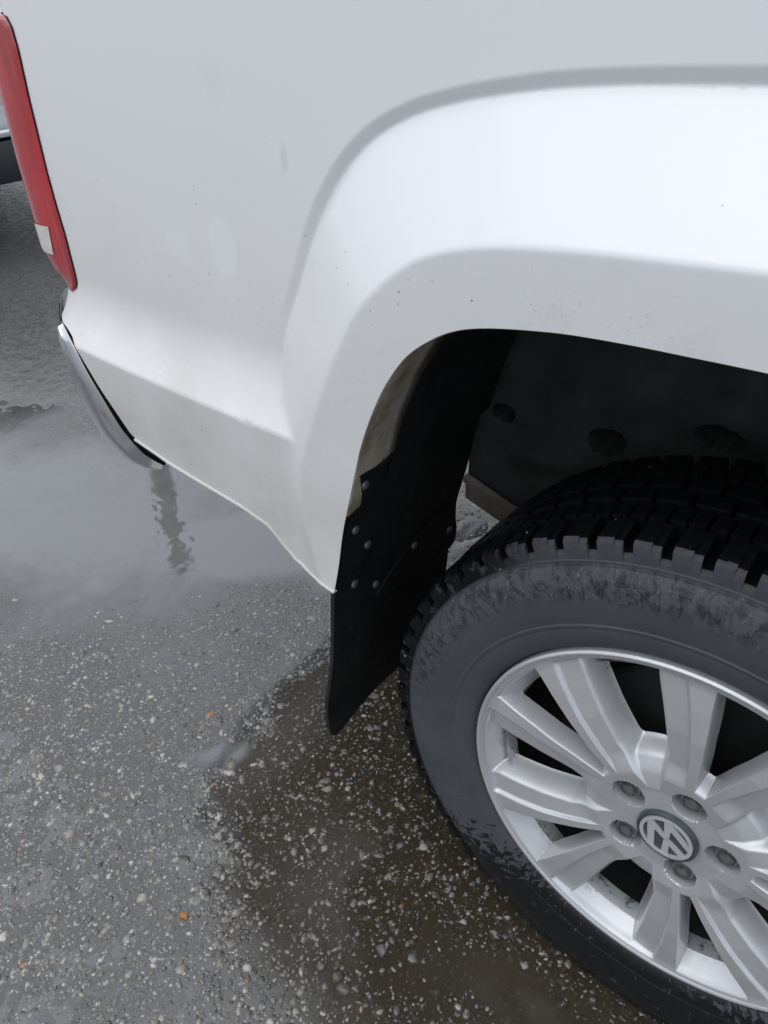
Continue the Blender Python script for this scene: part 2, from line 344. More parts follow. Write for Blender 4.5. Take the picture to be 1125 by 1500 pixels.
GREYP = simple('grey_car_paint', (.42, .43, .45), .3, coat=.8, var=.04)

# ------------------------------------------------------------------ ground, aggregate, water
def vnoise(x, y, s, seed):
    """smooth value noise on arrays"""
    g = np.random.default_rng(seed).random((256, 256)); X, Y = x*s+1000, y*s+1000
    i, j = np.floor(X).astype(int), np.floor(Y).astype(int); u, v = smooth(X-i), smooth(Y-j)
    i0, i1, j0, j1 = i % 256, (i+1) % 256, j % 256, (j+1) % 256
    return (g[i0, j0]*(1-u)+g[i1, j0]*u)*(1-v)+(g[i0, j1]*(1-u)+g[i1, j1]*u)*v-.5
MUD_SHADE = np.array([(-.60,.60),(-.70,.34),(-.745,.20),(-.735,.05),(-.725,-.10),(-.62,-.17),(-.53,-.235),(-.42,-.285),(-.30,-.34),(-.10,-.38),(.35,-.36),(.35,.60)])  # brown mud zone, also painting in the truck's dark reflection and shade
def mud_shade_f(x, y):
    P = np.c_[np.ravel(x), np.ravel(y)]; P = P+.07*np.c_[vnoise(P[:, 0], P[:, 1], 9, 21)+.6*vnoise(P[:, 0], P[:, 1], 24, 22), vnoise(P[:, 0], P[:, 1], 9, 23)+.6*vnoise(P[:, 0], P[:, 1], 24, 24)]
    d = dist_poly(P, np.r_[MUD_SHADE, MUD_SHADE[:1]])*np.where(inside(P, MUD_SHADE), -1, 1)
    wd = .04+.14*smooth((-.14-P[:, 1])/.15)
    return smooth((wd*.5-d)/wd).reshape(np.shape(x))
PUD = [  # x, y, rx, ry, rotation, depth : hollows that hold rain water
    (-1.72, .25, .78, .40, 22, .0095), (-1.18, .06, .80, .34, 24, .0030), (-1.05, .46, .30, .16, 30, .012), 
    (-.735, -.035, .034, .085, -25, .006), (-.14, -.10, .17, .07, 20, .004),
    (-.765, .765, .06, .04, 10, .0075)]
def ground_h(x, y):
    h = -.0003+.0016*vnoise(x, y, 5.5, 1)+.0014*vnoise(x, y, 13, 2)+.0013*vnoise(x, y, 34, 3)
    h = h+.0012*vnoise(x, y, 80, 4)
    h = h+.0034*smooth((y-.56)/.14)*smooth((x+1.15)/.2)
    h = h+.0026*np.exp(-((x+.86)/.13)**2-((y-.27)/.15)**2)-.0013*mud_shade_f(x, y)
    wx = x+.07*vnoise(x, y, 6, 8)+.035*vnoise(x, y, 19, 10); wy = y+.07*vnoise(x, y, 6, 9)+.035*vnoise(x, y, 19, 11)
    h = h+.0035*smooth((y-.52-.40*(x+2.2))/.14)*smooth((-1.5-x)/.25)
    for (cx, cy, rx, ry, a, d) in PUD:
        c, s = math.cos(R(a)), math.sin(R(a)); u = ((wx-cx)*c+(wy-cy)*s)/rx; v = (-(wx-cx)*s+(wy-cy)*c)/ry
        h = h-d*smooth(1.25-np.sqrt(u*u+v*v))
    return h
GX0, GX1, GY0, GY1 = -3.0, .7, -.95, 1.75
def build_ground():
    xs = np.arange(GX0, GX1+1e-6, .006); ys = np.arange(GY0, GY1+1e-6, .006)
    X, Y = np.meshgrid(xs, ys, indexing='ij')
    e = np.minimum(np.minimum(X-GX0, GX1-X), np.minimum(Y-GY0, GY1-Y)); Z = ground_h(X, Y)*smooth(e/.15)
    V = np.stack([X, Y, Z], -1).reshape(-1, 3); F = grid_faces(len(xs), len(ys)); n = len(V)
    B = 300.
    ex = [(-B, -B), (GX0, -B), (GX1, -B), (B, -B), (-B, GY0), (GX0, GY0), (GX1, GY0), (B, GY0), (-B, GY1), (GX0, GY1), (GX1, GY1), (B, GY1), (-B, B), (GX0, B), (GX1, B), (B, B)]
    V = np.r_[V, [(a, b, 0.) for a, b in ex]]
    q = [(n+i*4+j, n+i*4+j+1, n+i*4+j+5, n+i*4+j+4) for i in range(3) for j in range(3) if not (i == 1 and j == 1)]
    F = np.r_[F[:, ::-1], np.array(q)]
    o = mesh_np('asphalt_ground', V, F, ASPH); o['kind'] = 'structure'
    a = o.data.attributes.new('mud', 'FLOAT', 'POINT'); mv = np.r_[mud_shade_f(X, Y).ravel(), np.zeros(16)]  # mask holds real mud and the painted dark reflection together
    a.data.foreach_set('value', mv.astype(np.float32))
build_ground()

def build_stones():
    # a convex chip: 12 verts / 20 tris, squashed and roughened per stone
    bm = bmesh.new(); bmesh.ops.create_icosphere(bm, subdivisions=1, radius=1.0); bm.verts.ensure_lookup_table()
    bv = np.array([v.co for v in bm.verts]); bf = np.array([[v.index for v in f.verts] for f in bm.faces]); bm.free()
    def scatter(n, x0, x1, y0, y1, med, sig, mx):
        return (rng.uniform(x0, x1, n), rng.uniform(y0, y1, n), np.minimum(np.exp(rng.normal(math.log(med), sig, n)), mx))
    A = scatter(76000, -1.35, .35, -.62, .45, .0026, .55, .0115)
    Bq = scatter(30000, -2.1, -.5, -.5, 1.3, .0030, .42, .009)
    Cq = scatter(16000, -1.0, .0, .5, 1.5, .0046, .4, .010)
    Dq = scatter(380, -1.1, .25, -.62, .3, .0085, .22, .0125)
    x, y, r = (np.concatenate(t) for t in zip(A, Bq, Cq, Dq)); n = len(x)
    g = ground_h(x, y); mud = mud_shade_f(x, y)
    keep = (rng.random(n) < smooth((g+.0062)/.0058)) & (rng.random(n) < np.where(mud > .5, .55, .95))
    x, y, r, g, mud = x[keep], y[keep], r[keep], g[keep], mud[keep]; n = len(x)
    sx, sy = r*rng.uniform(.95, 1.7, n), r*rng.uniform(.75, 1.2, n); sz = np.minimum(r*rng.uniform(.22, .40, n), .0018)
    a = rng.uniform(0, 2*np.pi, n); jit = rng.uniform(.58, 1.28, (n, 12, 1)); jz = rng.uniform(.85, 1.12, (n, 12))
    P = bv[None]*jit*np.stack([sx, sy, sz], -1)[:, None, :]; P[:, :, 2] = bv[None, :, 2]*jz*sz[:, None]
    tl = rng.normal(0, .035, (n, 2)); P[:, :, 2] += P[:, :, 0]*tl[:, :1]+P[:, :, 1]*tl[:, 1:]
    c, s = np.cos(a)[:, None], np.sin(a)[:, None]
    top = rng.uniform(-.0004, .0006, n)+.0014*4*mud*(1-mud)*rng.random(n)
    zc = np.maximum(g, 0)+top-.88*sz; zc = np.where((g < -.0045), g+.2*sz, zc)
    V = np.stack([P[:, :, 0]*c-P[:, :, 1]*s+x[:, None], P[:, :, 0]*s+P[:, :, 1]*c+y[:, None], P[:, :, 2]+zc[:, None]], -1).reshape(-1, 3)
    F = (bf[None]+12*np.arange(n)[:, None, None]).reshape(-1, 3)
    o = mesh_np('asphalt_aggregate', V, F, STONE, smooth=False); o['kind'] = 'stuff'
    L = np.exp(rng.normal(math.log(.17), .45, n)); L = np.clip(L, .11-.06*mud, .42); L = np.where(rng.random(n) < .012, .42, L); L = L*(1.15-.30*mud)  # stones are dimmed too inside the painted dark zone
    wm = rng.uniform(.0, 1., n)[:, None]; tint = np.array([1., .97, .93])*(1-wm)+np.array([1., .90, .76])*wm
    Cc = L[:, None]*tint; orange = rng.random(n) < .005; Cc[orange] = np.array([.34, .17, .08])*rng.uniform(.6, 1.1, (orange.sum(), 1))
    at = o.data.color_attributes.new('tint', 'FLOAT_COLOR', 'POINT')
    at.data.foreach_set('color', np.repeat(np.c_[Cc, np.ones(n)], 12, 0).astype(np.float32).ravel())
build_stones()

def build_water():
    xs = np.arange(-2.8, .45, .0055); ys = np.arange(-.8, 1.5, .0055); X, Y = np.meshgrid(xs, ys, indexing='ij')
    Z = np.zeros_like(X)
    for (cx, cy, am, wl, dc) in ((-1.475, .345, .00016, .021, .07), (-1.36, .325, .00012, .019, .06), (-1.29, .30, .00010, .022, .06)):
        rr = np.hypot(X-cx, Y-cy)*(1+.25*vnoise(X, Y, 9, 33)); Z += .45*am*np.sin(rr/wl*2*np.pi)*np.exp(-(rr/dc)**2)*smooth(rr/.02)
    Z += .00034*np.exp(-(((X+1.40)/.24)**2+((Y-.325)/.11)**2))*(vnoise(X, Y, 48, 31)+.6*vnoise(X, Y, 90, 32))
    g = ground_h(X, Y); F = grid_faces(len(xs), len(ys))[:, ::-1]
    gm = g.ravel()[F].min(1); F = F[gm < .0008]
    used = np.zeros(X.size, bool); used[F.ravel()] = True; idx = np.cumsum(used)-1
    V = np.stack([X, Y, Z], -1).reshape(-1, 3)[used]; F = idx[F]
    o = mesh_np('puddle_water', V, F, WATER); o['kind'] = 'structure'
    dep = np.clip(-g.ravel()[used], 0, .02); mud = mud_shade_f(V[:, 0], V[:, 1])
    mk = .05+smooth(np.clip((dep-.0004)/.0105, 0, 1))*.75*(1-.6*mud)+.30*mud
    a = o.data.attributes.new('mud', 'FLOAT', 'POINT'); a.data.foreach_set('value', mud.astype(np.float32))  # same mask of mud plus painted reflection, for the water
    a = o.data.attributes.new('murk', 'FLOAT', 'POINT'); a.data.foreach_set('value', np.clip(mk, 0, .85).astype(np.float32))
build_water()

# ------------------------------------------------------------------ the pickup truck
YC = .92                                                # centre line of the truck
truck = empty('pickup_truck', (0, YC, 0), 'dirty white pickup truck with silver alloy wheel and black mud flap on wet asphalt', 'pickup truck')
MX = .012                                               # arch is symmetric about this x

_N = 4000; _s = np.linspace(0, 1.6, _N)
_phi = R(4)*np.clip((_s-.40)/.55, 0, 1)**1.5+R(86)*np.clip((_s-.965)/.17, 0, 1); _ds = _s[1]-_s[0]
_px = -np.r_[0, np.cumsum(np.cos(_phi[:-1])*_ds)]; _py = np.r_[0, np.cumsum(np.sin(_phi[:-1])*_ds)]+.01
def plan(a):
    a = np.asarray(a, float); sa = -a
    return np.where(sa < 0, -sa, np.interp(sa, _s, _px)), np.where(sa < 0, .01, np.interp(sa, _s, _py)), np.where(sa < 0, 0, np.interp(sa, _s, _phi))
def surf(a, z, o):
    X, Y, F = plan(a); return np.stack([X-np.sin(F)*o, Y-np.cos(F)*o, np.broadcast_to(z, X.shape)+0*X], -1)

LIP = [(-.0182,.9262),(-.0671,.9246),(-.1146,.9228),(-.1668,.9192),(-.209,.9134),(-.2451,.9064),(-.2704,.8986),(-.2939,.8862),(-.322,.8642),(-.3391,.8433),(-.3575,.813),(-.3748,.7749),(-.3879,.739),(-.3963,.7088),(-.4076,.6687),(-.422,.6141),(-.4324,.5602),(-.4418,.5161)]
CRE = [(-.0329,.9931),(-.0786,.9906),(-.1232,.9880),(-.172,.9845),(-.2309,.9774),(-.2604,.9715),(-.2848,.9645),(-.3127,.9526),(-.3334,.9385),(-.3555,.9194),(-.3801,.8937),(-.4001,.8625),(-.4145,.8354),(-.4316,.7991),(-.449,.7594),(-.466,.7145),(-.476,.682),(-.482,.6423),(-.480,.60),(-.472,.56),(-.462,.5150)]
GRO = [(-.0747,1.103),(-.1412,1.1002),(-.1866,1.0971),(-.2237,1.0934),(-.2636,1.0875),(-.3068,1.0792),(-.3542,1.0660),(-.3991,1.0450),(-.4326,1.0190),(-.4559,.9930),(-.4769,.9629),(-.4946,.9302),(-.5095,.8959),(-.5265,.859),(-.5391,.8287),(-.5526,.7882),(-.570,.74),(-.580,.70),(-.584,.65),(-.586,.60),(-.584,.555),(-.578,.500)]
def mirror_full(C, step):
    L = spline(C, step); L = L[L[:, 0] < MX-.004]; return np.r_[np.c_[2*MX-L[:, 0], L[:, 1]][::-1], L]   # front bottom -> over -> rear bottom
lip = mirror_full([(MX, .9264)]+LIP, .007); cre = mirror_full([(MX, .9936)]+CRE, .0065); gro = mirror_full([(MX, 1.1045)]+GRO, .0065)
cre_poly = np.r_[cre, [(cre[-1, 0], .3), (cre[0, 0], .3)]]; gro_poly = np.r_[gro, [(gro[-1, 0], .3), (gro[0, 0], .3)]]
lip_poly = np.r_[lip, [(lip[-1, 0], .3), (lip[0, 0], .3)]]
def smax(a, b, k):
    h = np.clip(.5+.5*(a-b)/k, 0, 1); return b*(1-h)+a*h+k*h*(1-h)
def outset(a, z):
    P = np.c_[a, z]; o = np.zeros(len(P))
    dG, dC, dL = dist_poly(P, gro), dist_poly(P, cre), dist_poly(P, lip)
    inG, inC = inside(P, gro_poly), inside(P, cre_poly)
    crest = .050-.004*smooth((.72-z)/.2)
    u = .0066*(.5+.5*smooth((z-.84)/.16))*smooth((z-.80)/.07)                                       # undercut above the arch
    # outside the flare the panel swells very gently into the undercut's upper edge
    f = np.zeros(len(P))
    bw = .0125
    t = np.clip(dG/bw, 0, 1)
    under = -u*(.35*smooth(t)+.65*t)
    dB = np.maximum(dG-bw*.75, 0); tt = dB/np.maximum(dB+dC, 1e-6)
    rise = crest+u
    k = .035; ts = np.where(tt < k, tt*tt/(2*k), tt-k/2)/(1-k/2)           # soft fillet, then straight
    band = under+rise*ts
    drop = .005*np.clip(dC/.07, 0, 1)+.0016*np.clip(1-dC/.006, 0, 1)**2*0
    inner = crest-drop
    f = np.where(inC, inner, np.where(inG, band, 0.))
    # round the crest
    rr = .0035; near = dC < rr
    f = f-np.where(near, .0006*(1-dC/rr)**2, 0)
    # lower bulge of the bed side behind the arch
    zc = .7085; up = np.clip((.800-z)/(.800-zc), 0, 1)
    b = np.where(z > zc, .036*up**2.1, .036-.075*(zc-z))
    e = np.abs(z-zc); b = b-np.where(e < .004, .0007*(1-e/.004)**2, 0)
    kk = .006*smooth((.80-z)/.06)+1e-6; return np.where(z < .80, smax(f, b, kk), f)
REAR = [(-.9769,.7221),(-.9520,.7093),(-.938,.6892),(-.9144,.6513),(-.8876,.6184),(-.8654,.5920)]
BOT = [(-.8538,.5852),(-.8086,.5793),(-.772,.5731),(-.6833,.5662),(-.6231,.5612),(-.5729,.5508),(-.5558,.5352),(-.5302,.5125),(-.5053,.5095),(-.4632,.5220)]
ZT = 1.30
def build_side():
    rear = spline([(-1.135, .7250), (-1.05, .7250), (-1.01, .7250)]+REAR, .010)
    bot = resample(BOT, .010)
    fx = 2*MX-cre[0, 0]
    front = [(.505, .515), (.53, .50)]
    ol = np.r_[lip[::-1][::-1], bot[::-1], rear[::-1], resample([(-1.135, .745), (-1.135, ZT)], .02), resample([(-1.12, ZT), (.43, ZT)], .02),
               resample([(.43, ZT-.01), (.43, .54)], .02), resample([(.43, .52), (.47, .515)], .02)[:1]]
    # the front half: sill runs from the front foot of the arch to the cab gap
    ol = np.r_[lip, bot[::-1], rear[::-1], resample([(-1.135, .752), (-1.135, ZT)], .02)[1:], resample([(-1.125, ZT), (.60, ZT)], .02),
               resample([(.60, ZT-.01), (.60, .52)], .02), resample([(.59, .515), (.475, .513)], .015)]
    cr_line = cre[(cre[:, 1] > .53)]; gr_line = gro[(gro[:, 1] > .575)]
    bcx = np.arange(-1.12, -.60, .007); bc = np.c_[bcx, np.full(len(bcx), .7085)]
    off = []
    def offset_pts(L, ds):
        t = np.gradient(L, axis=0); t /= np.linalg.norm(t, axis=1)[:, None]; n = np.c_[-t[:, 1], t[:, 0]]
        for d in ds: off.append(L+n*d)
    offset_pts(cr_line, (-.0095, -.006, -.003, .003, .006, .0095)); offset_pts(gr_line, (-.0018, .0018, .005, -.005, .0080, -.0080, .0095, -.0095, .0108, -.0108, .0122, -.0122, .0140, -.0140, .0165, -.0165))
    offset_pts(bc, (-.010, -.006, -.003, .003, .006, .010))
    offset_pts(resample(lip, .008), (-.003, .003, -.007, .007))
    gx, gz = np.meshgrid(np.arange(-1.13, .60, .0085), np.arange(.50, ZT, .0085)); gx = gx+.00425*((np.arange(gx.shape[0]) % 2)[:, None])
    gp = np.c_[gx.ravel(), gz.ravel()]; gp = gp[inside(gp, ol)]
    dg = np.minimum(np.minimum(dist_poly(gp, cr_line), dist_poly(gp, lip)), np.minimum(dist_poly(gp, gr_line), dist_poly(gp, bc)*1.0)); gp = gp[dg > .0125]
    pts = np.r_[gp, np.concatenate(off)]
    ok = inside(pts, ol) & (dist_poly(pts, np.r_[ol, ol[:1]]) > .0022)
    pts = pts[ok]
    d = np.minimum(dist_poly(pts, cr_line), np.minimum(dist_poly(pts, gr_line), dist_poly(pts, bc))); pts = pts[d > .0015]
    V2, F = cdt(ol, [cr_line, gr_line, bc], pts)
    a, z = V2[:, 0], V2[:, 1]
    P = surf(a, z, outset(a, z))
    e = .0006; Pa = surf(a+e, z, outset(a+e, z))-surf(a-e, z, outset(a-e, z)); Pz = surf(a, z+e, outset(a, z+e))-surf(a, z-e, outset(a, z-e))
    n = np.cross(Pa, Pz); n /= np.linalg.norm(n, axis=1)[:, None]
    o = mesh_np('bed_side', P, F, PAINT, truck); me = o.data
    me.normals_split_custom_set_from_vertices([tuple(v) for v in n])
    return o, ol
bed, side_ol = build_side()
far = bed.copy(); col.objects.link(far); far.parent = truck
far.matrix_parent_inverse = Matrix.Translation((0, -YC, 0)); far.location = (0, 2*YC, 0); far.scale = (1, -1, 1); far.name = 'bed_side.001'

# sheet-metal return along the wheel opening and the turned hem along the bottom edge
def sweep_strip(name, L, offs, mat, parent=truck):
    """L: points (a,z); offs: list of (outset change inwards, shift along the outward normal in (a,z))"""
    t = np.gradient(L, axis=0); t /= np.linalg.norm(t, axis=1)[:, None]; n = np.c_[t[:, 1], -t[:, 0]]
    o0 = outset(L[:, 0], L[:, 1]); rows = []
    for dy, dn in offs:
        Q = L+n*dn; rows.append(surf(Q[:, 0], Q[:, 1], o0-dy))
    V = np.concatenate(rows); return mesh_np(name, V, grid_faces(len(offs), len(L)), mat, parent, sharp=50)
nsign = 1
sweep_strip('arch_flange', lip[lip[:, 1] > .640], [(0, 0), (.0012, -.0010), (.004, -.0014), (.03, .0015), (.07, .005), (.13, .010)], FLANGE)
hem = resample(BOT+[(-.4418, .5161)], .01)[::-1]
sweep_strip('bottom_hem', hem, [(0, 0), (-.0016, -.0004), (-.0024, -.0022), (-.0016, -.0042), (.002, -.005), (.006, -.004)], PAINT)

# ---- wheel arch liner, mud flap with rivets
zz = np.array([.2,.225,.279,.361,.424,.511,.555,.609,.664,.691,.723,.760,.799,.8276,.8606]); xx = np.array([-.475,-.4755,-.4757,-.4636,-.4555,-.4456,-.437,-.4267,-.412,-.4031,-.3915,-.3777,-.3612,-.3457,-.3232])
def build_flap():
    ol = [(-.0290,.655),(-.0285,.609),(-.028,.555),(-.0285,.511),(-.030,.424),(-.030,.361),(-.030,.279),(-.0312,.2416),(-.0295,.2157),(-.0246,.2048),(-.0155,.2023),(.0022,.2041),(.0373,.2134),(.0734,.2200),(.1098,.2210),(.1585,.2180),(.23,.222),(.247,.24),(.2506,.3786),(.2475,.403),(.2600,.4060),(.2595,.440),(.2509,.4584),(.2457,.4775),(.2479,.515),(.2514,.581),(.2514,.700),(.030,.6911),(.012,.690),(-.0316,.699)]
    ol = resample(ol+[ol[0]], .012)[:-1]
    gy, gz = np.meshgrid(np.arange(-.02, .25, .02), np.arange(.22, .69, .02)); pts = np.c_[gy.ravel(), gz.ravel()]
    pts = pts[inside(pts, ol) & (dist_poly(pts, np.r_[ol, ol[:1]]) > .006)]
    V2, F = cdt(ol, [], pts)
    wob = .0022*np.sin(V2[:, 1]*21+V2[:, 0]*9)
    def X(v): return np.interp(v[:, 1], zz, xx)
    Vf = np.c_[X(V2)+wob, V2[:, 0], V2[:, 1]]; Vb = Vf-[.006, 0, 0]; n = len(Vf); m = len(ol)
    # the outline vertices come first in the triangulation
    idx = [int(np.argmin(np.hypot(*(V2-p).T))) for p in ol]
    Fs = [(idx[i], idx[(i+1) % m], idx[(i+1) % m]+n) for i in range(m)]+[(idx[i], idx[(i+1) % m]+n, idx[i]+n) for i in range(m)]
    fl = mesh_np('mud_flap', np.r_[Vf, Vb], np.r_[F, F[:, ::-1]+n, np.array(Fs)], BLACKP, truck, sharp=40)
    k = 0
    bmr = bmesh.new(); bmesh.ops.create_uvsphere(bmr, u_segments=14, v_segments=8, radius=.0062)
    for v in bmr.verts: v.co.x *= .45
    base = None
    for y, z in [(-.009,.6748),(-.0047,.5994),(.0284,.5524),(.1401,.4788),(.2331,.4505),(.0106,.4939),(.0581,.4599)]:
        x = float(np.interp(z, zz, xx))+.0022*math.sin(z*21+y*9)+(.0046 if y > .1 else .001)
        if base is None: base = bm_obj('rivet', bmr, STUD, fl, loc=(x, y, z))
        else:
            c = base.copy(); col.objects.link(c); c.location = (x, y, z); c.parent = fl; c.matrix_parent_inverse = base.matrix_parent_inverse
    # moulded bracket plate that clamps the flap to the body
    pl = np.array([(.06,.4400),(.09,.462),(.15,.492),(.20,.503),(.240,.500),(.2445,.4775),(.2495,.4584),(.2580,.440),(.2585,.407),(.246,.404),(.16,.415),(.07,.423)])
    pl = resample(np.r_[pl, pl[:1]], .015)[:-1]; mm = len(pl); X0 = np.interp(pl[:, 1], zz, xx)+.0022*np.sin(pl[:, 1]*21+pl[:, 0]*9)
    V = np.r_[np.c_[X0+.0035, pl], np.c_[X0-.001, pl]]
    mesh_np('clamp_plate', V, [list(range(mm))]+[(i, (i+1) % mm, mm+(i+1) % mm, mm+i) for i in range(mm)], BLACKP, fl, smooth=False)
build_flap()
def build_liner():
    L = lip[lip[:, 1] > .655]; t = np.gradient(L, axis=0); t /= np.linalg.norm(t, axis=1)[:, None]; n = np.c_[t[:, 1], -t[:, 0]]
    c = L[:, 1]; rows = []
    L2 = L.copy(); cen = np.array([MX, .45]); d = L2-cen; L2 = L2-d/np.linalg.norm(d, axis=1)[:, None]*.004
    rear = L2[:, 0] < MX
    yo = .03-.052*smooth((c-.845)/.055)
    yo = np.where((c < .70), np.interp(c, [.655, .690, .70], [.028, .028, .03]), yo)
    ye = np.where(rear, .255, .255)
    for k in np.linspace(0, 1, 12): 
        y = yo+(ye-yo)*k; s = 1-.012*math.sin(k*math.pi)
        Q = cen+(L2-cen)*(1+.03*smooth(np.array([k]))[0]*0)
        rows.append(np.c_[Q[:, 0], y, Q[:, 1]])
    return mesh_np('arch_liner', np.concatenate(rows), grid_faces(12, len(L)), BLACKP, truck, sharp=40)
build_liner()
def build_wheelhouse():
    # inner wall with stamped drain hollows, y = .30
    xs = np.linspace(-.462, .48, 330); zs = np.linspace(.0, 1., 150); X = np.repeat(xs[:, None], 150, 1); top = 1.02-.55*np.abs(X-.0)**2
    zb = np.interp(X, [-.462, -.457, -.377, .48], [.512, .506, .481, .45]); Z = zb+(top-zb)*zs[None]
    Y = .300+.012*smooth((X+.30)/.1)*smooth((.72-Z)/.06)
    for (cx, cz, rx, rz) in ((-.408, .633, .016, .012), (-.2545, .634, .022, .017), (-.118, .684, .026, .015)):
        q = np.sqrt(((X-cx)/rx)**2+((Z-cz)/rz)**2); Y = Y+.060*smooth((1.15-q)/.25)
    Y = Y-.010*np.exp(-((Z-.585-.05*(X+.3))/.02)**2)*smooth((X+.42)/.05)*smooth((-.27-X)/.05)
    Vv = np.stack([X, Y, Z], -1).reshape(-1, 3)
    wl = mesh_np('wheel_housing', Vv, grid_faces(330, 150), UNDER, truck, sharp=60)
    # tub over the wheel
    a = np.linspace(0, math.pi, 40); rows = []
    for y in np.linspace(.24, .32, 4): rows.append(np.c_[MX+.475*np.cos(a), np.full(40, y), .66+.36*np.sin(a)])
    mesh_np('housing_roof', np.concatenate(rows), grid_faces(4, 40), UNDER, truck)
    # frame rail lip under the wall
    P = []
    for x, z in ((-.460, .508), (-.377, .4825), (-.20, .470), (.5, .455)):
        P += [(x, .293, z+.010), (x, .283, z+.006), (x, .283, z-.001), (x, .290, z-.005), (x, .291, z-.034), (x, .33, z-.036)]
    mesh_np('frame_rail', P, grid_faces(4, 6), RAILM, truck, sharp=30)
build_wheelhouse()

# ---- tail light around the corner
def build_lamp():
    rz = np.array([1.30,1.119,1.1167,1.1056,1.0826,1.028,.9857,.9386,.8969,.8583,.8078,.7900,.7790,.7738,.7700])
    ra = np.array([-.99,-.9997,-.9805,-.9718,-.9693,-.9733,-.9739,-.9747,-.9718,-.967,-.966,-.9665,-.9725,-.9789,-.993])
    zs = np.r_[np.linspace(.770, .800, 9), np.linspace(.806, 1.10, 50), np.linspace(1.103, 1.1195, 8)]
    def right(z):
        return np.interp(z, rz[::-1], ra[::-1])
    def left(z): return np.interp(z, [.770, .7795, .790, .800, .815, .84, 1.09, 1.11, 1.1195], [-.9935, -1.008, -1.025, -1.05, -1.10, -1.20, -1.24, -1.20, -1.02])
    nc = 34; rows = []
    for z in zs:
        a = right(z)+(left(z)-right(z))*np.linspace(0, 1, nc)**1.3
        prot = .004+np.interp(z, [.77, .785, .80, .83, .86, .95, 1.12], [.0, .003, .012, .021, .022, .024, .022])*smooth((-.972-a)/.055)*smooth((a+1.30)/.12)
        edge = smooth(np.minimum(np.abs(a-right(z)), np.abs(a-left(z)))/.006+.02)*smooth((z-.768)/.006)*smooth((1.1215-z)/.006)
        rows.append(surf(a, np.full(nc, z), .0006+prot*edge))
    V = np.concatenate(rows)
    lamp = mesh_np('tail_light', V, grid_faces(len(zs), nc), LENS, truck)
    # thin dark gasket line along the body edge
    zl = np.r_[np.linspace(.7705, .80, 12), np.linspace(.81, 1.10, 40), np.linspace(1.102, 1.1205, 10)]; rows = []
    for w_, o_ in ((-.0004, .0005), (.0, .0022), (.0012, .0016), (.0014, -.001)): rows.append(surf(right(zl)+w_, zl, np.full(len(zl), o_)))
    mesh_np('lamp_gasket', np.concatenate(rows), grid_faces(4, len(zl)), SEAL, lamp)
    # pale reversing lens on the corner
    rows = []; zz2 = np.linspace(.826, .866, 8)
    for z in zz2:
        sh = (z-.826)/.04*.004
        a = np.linspace(-.996+sh, -1.09, 20)
        prot = .004+np.interp(z, [.77, .785, .80, .83, .86, .95, 1.12], [.0, .003, .012, .021, .022, .024, .022])*smooth((-.972-a)/.055)*smooth((a+1.30)/.12)
        rows.append(surf(a, np.full(20, z), .0006+prot+.0012))
    mesh_np('reversing_lens', np.concatenate(rows), grid_faces(8, 20), WHITEL, lamp)
build_lamp()

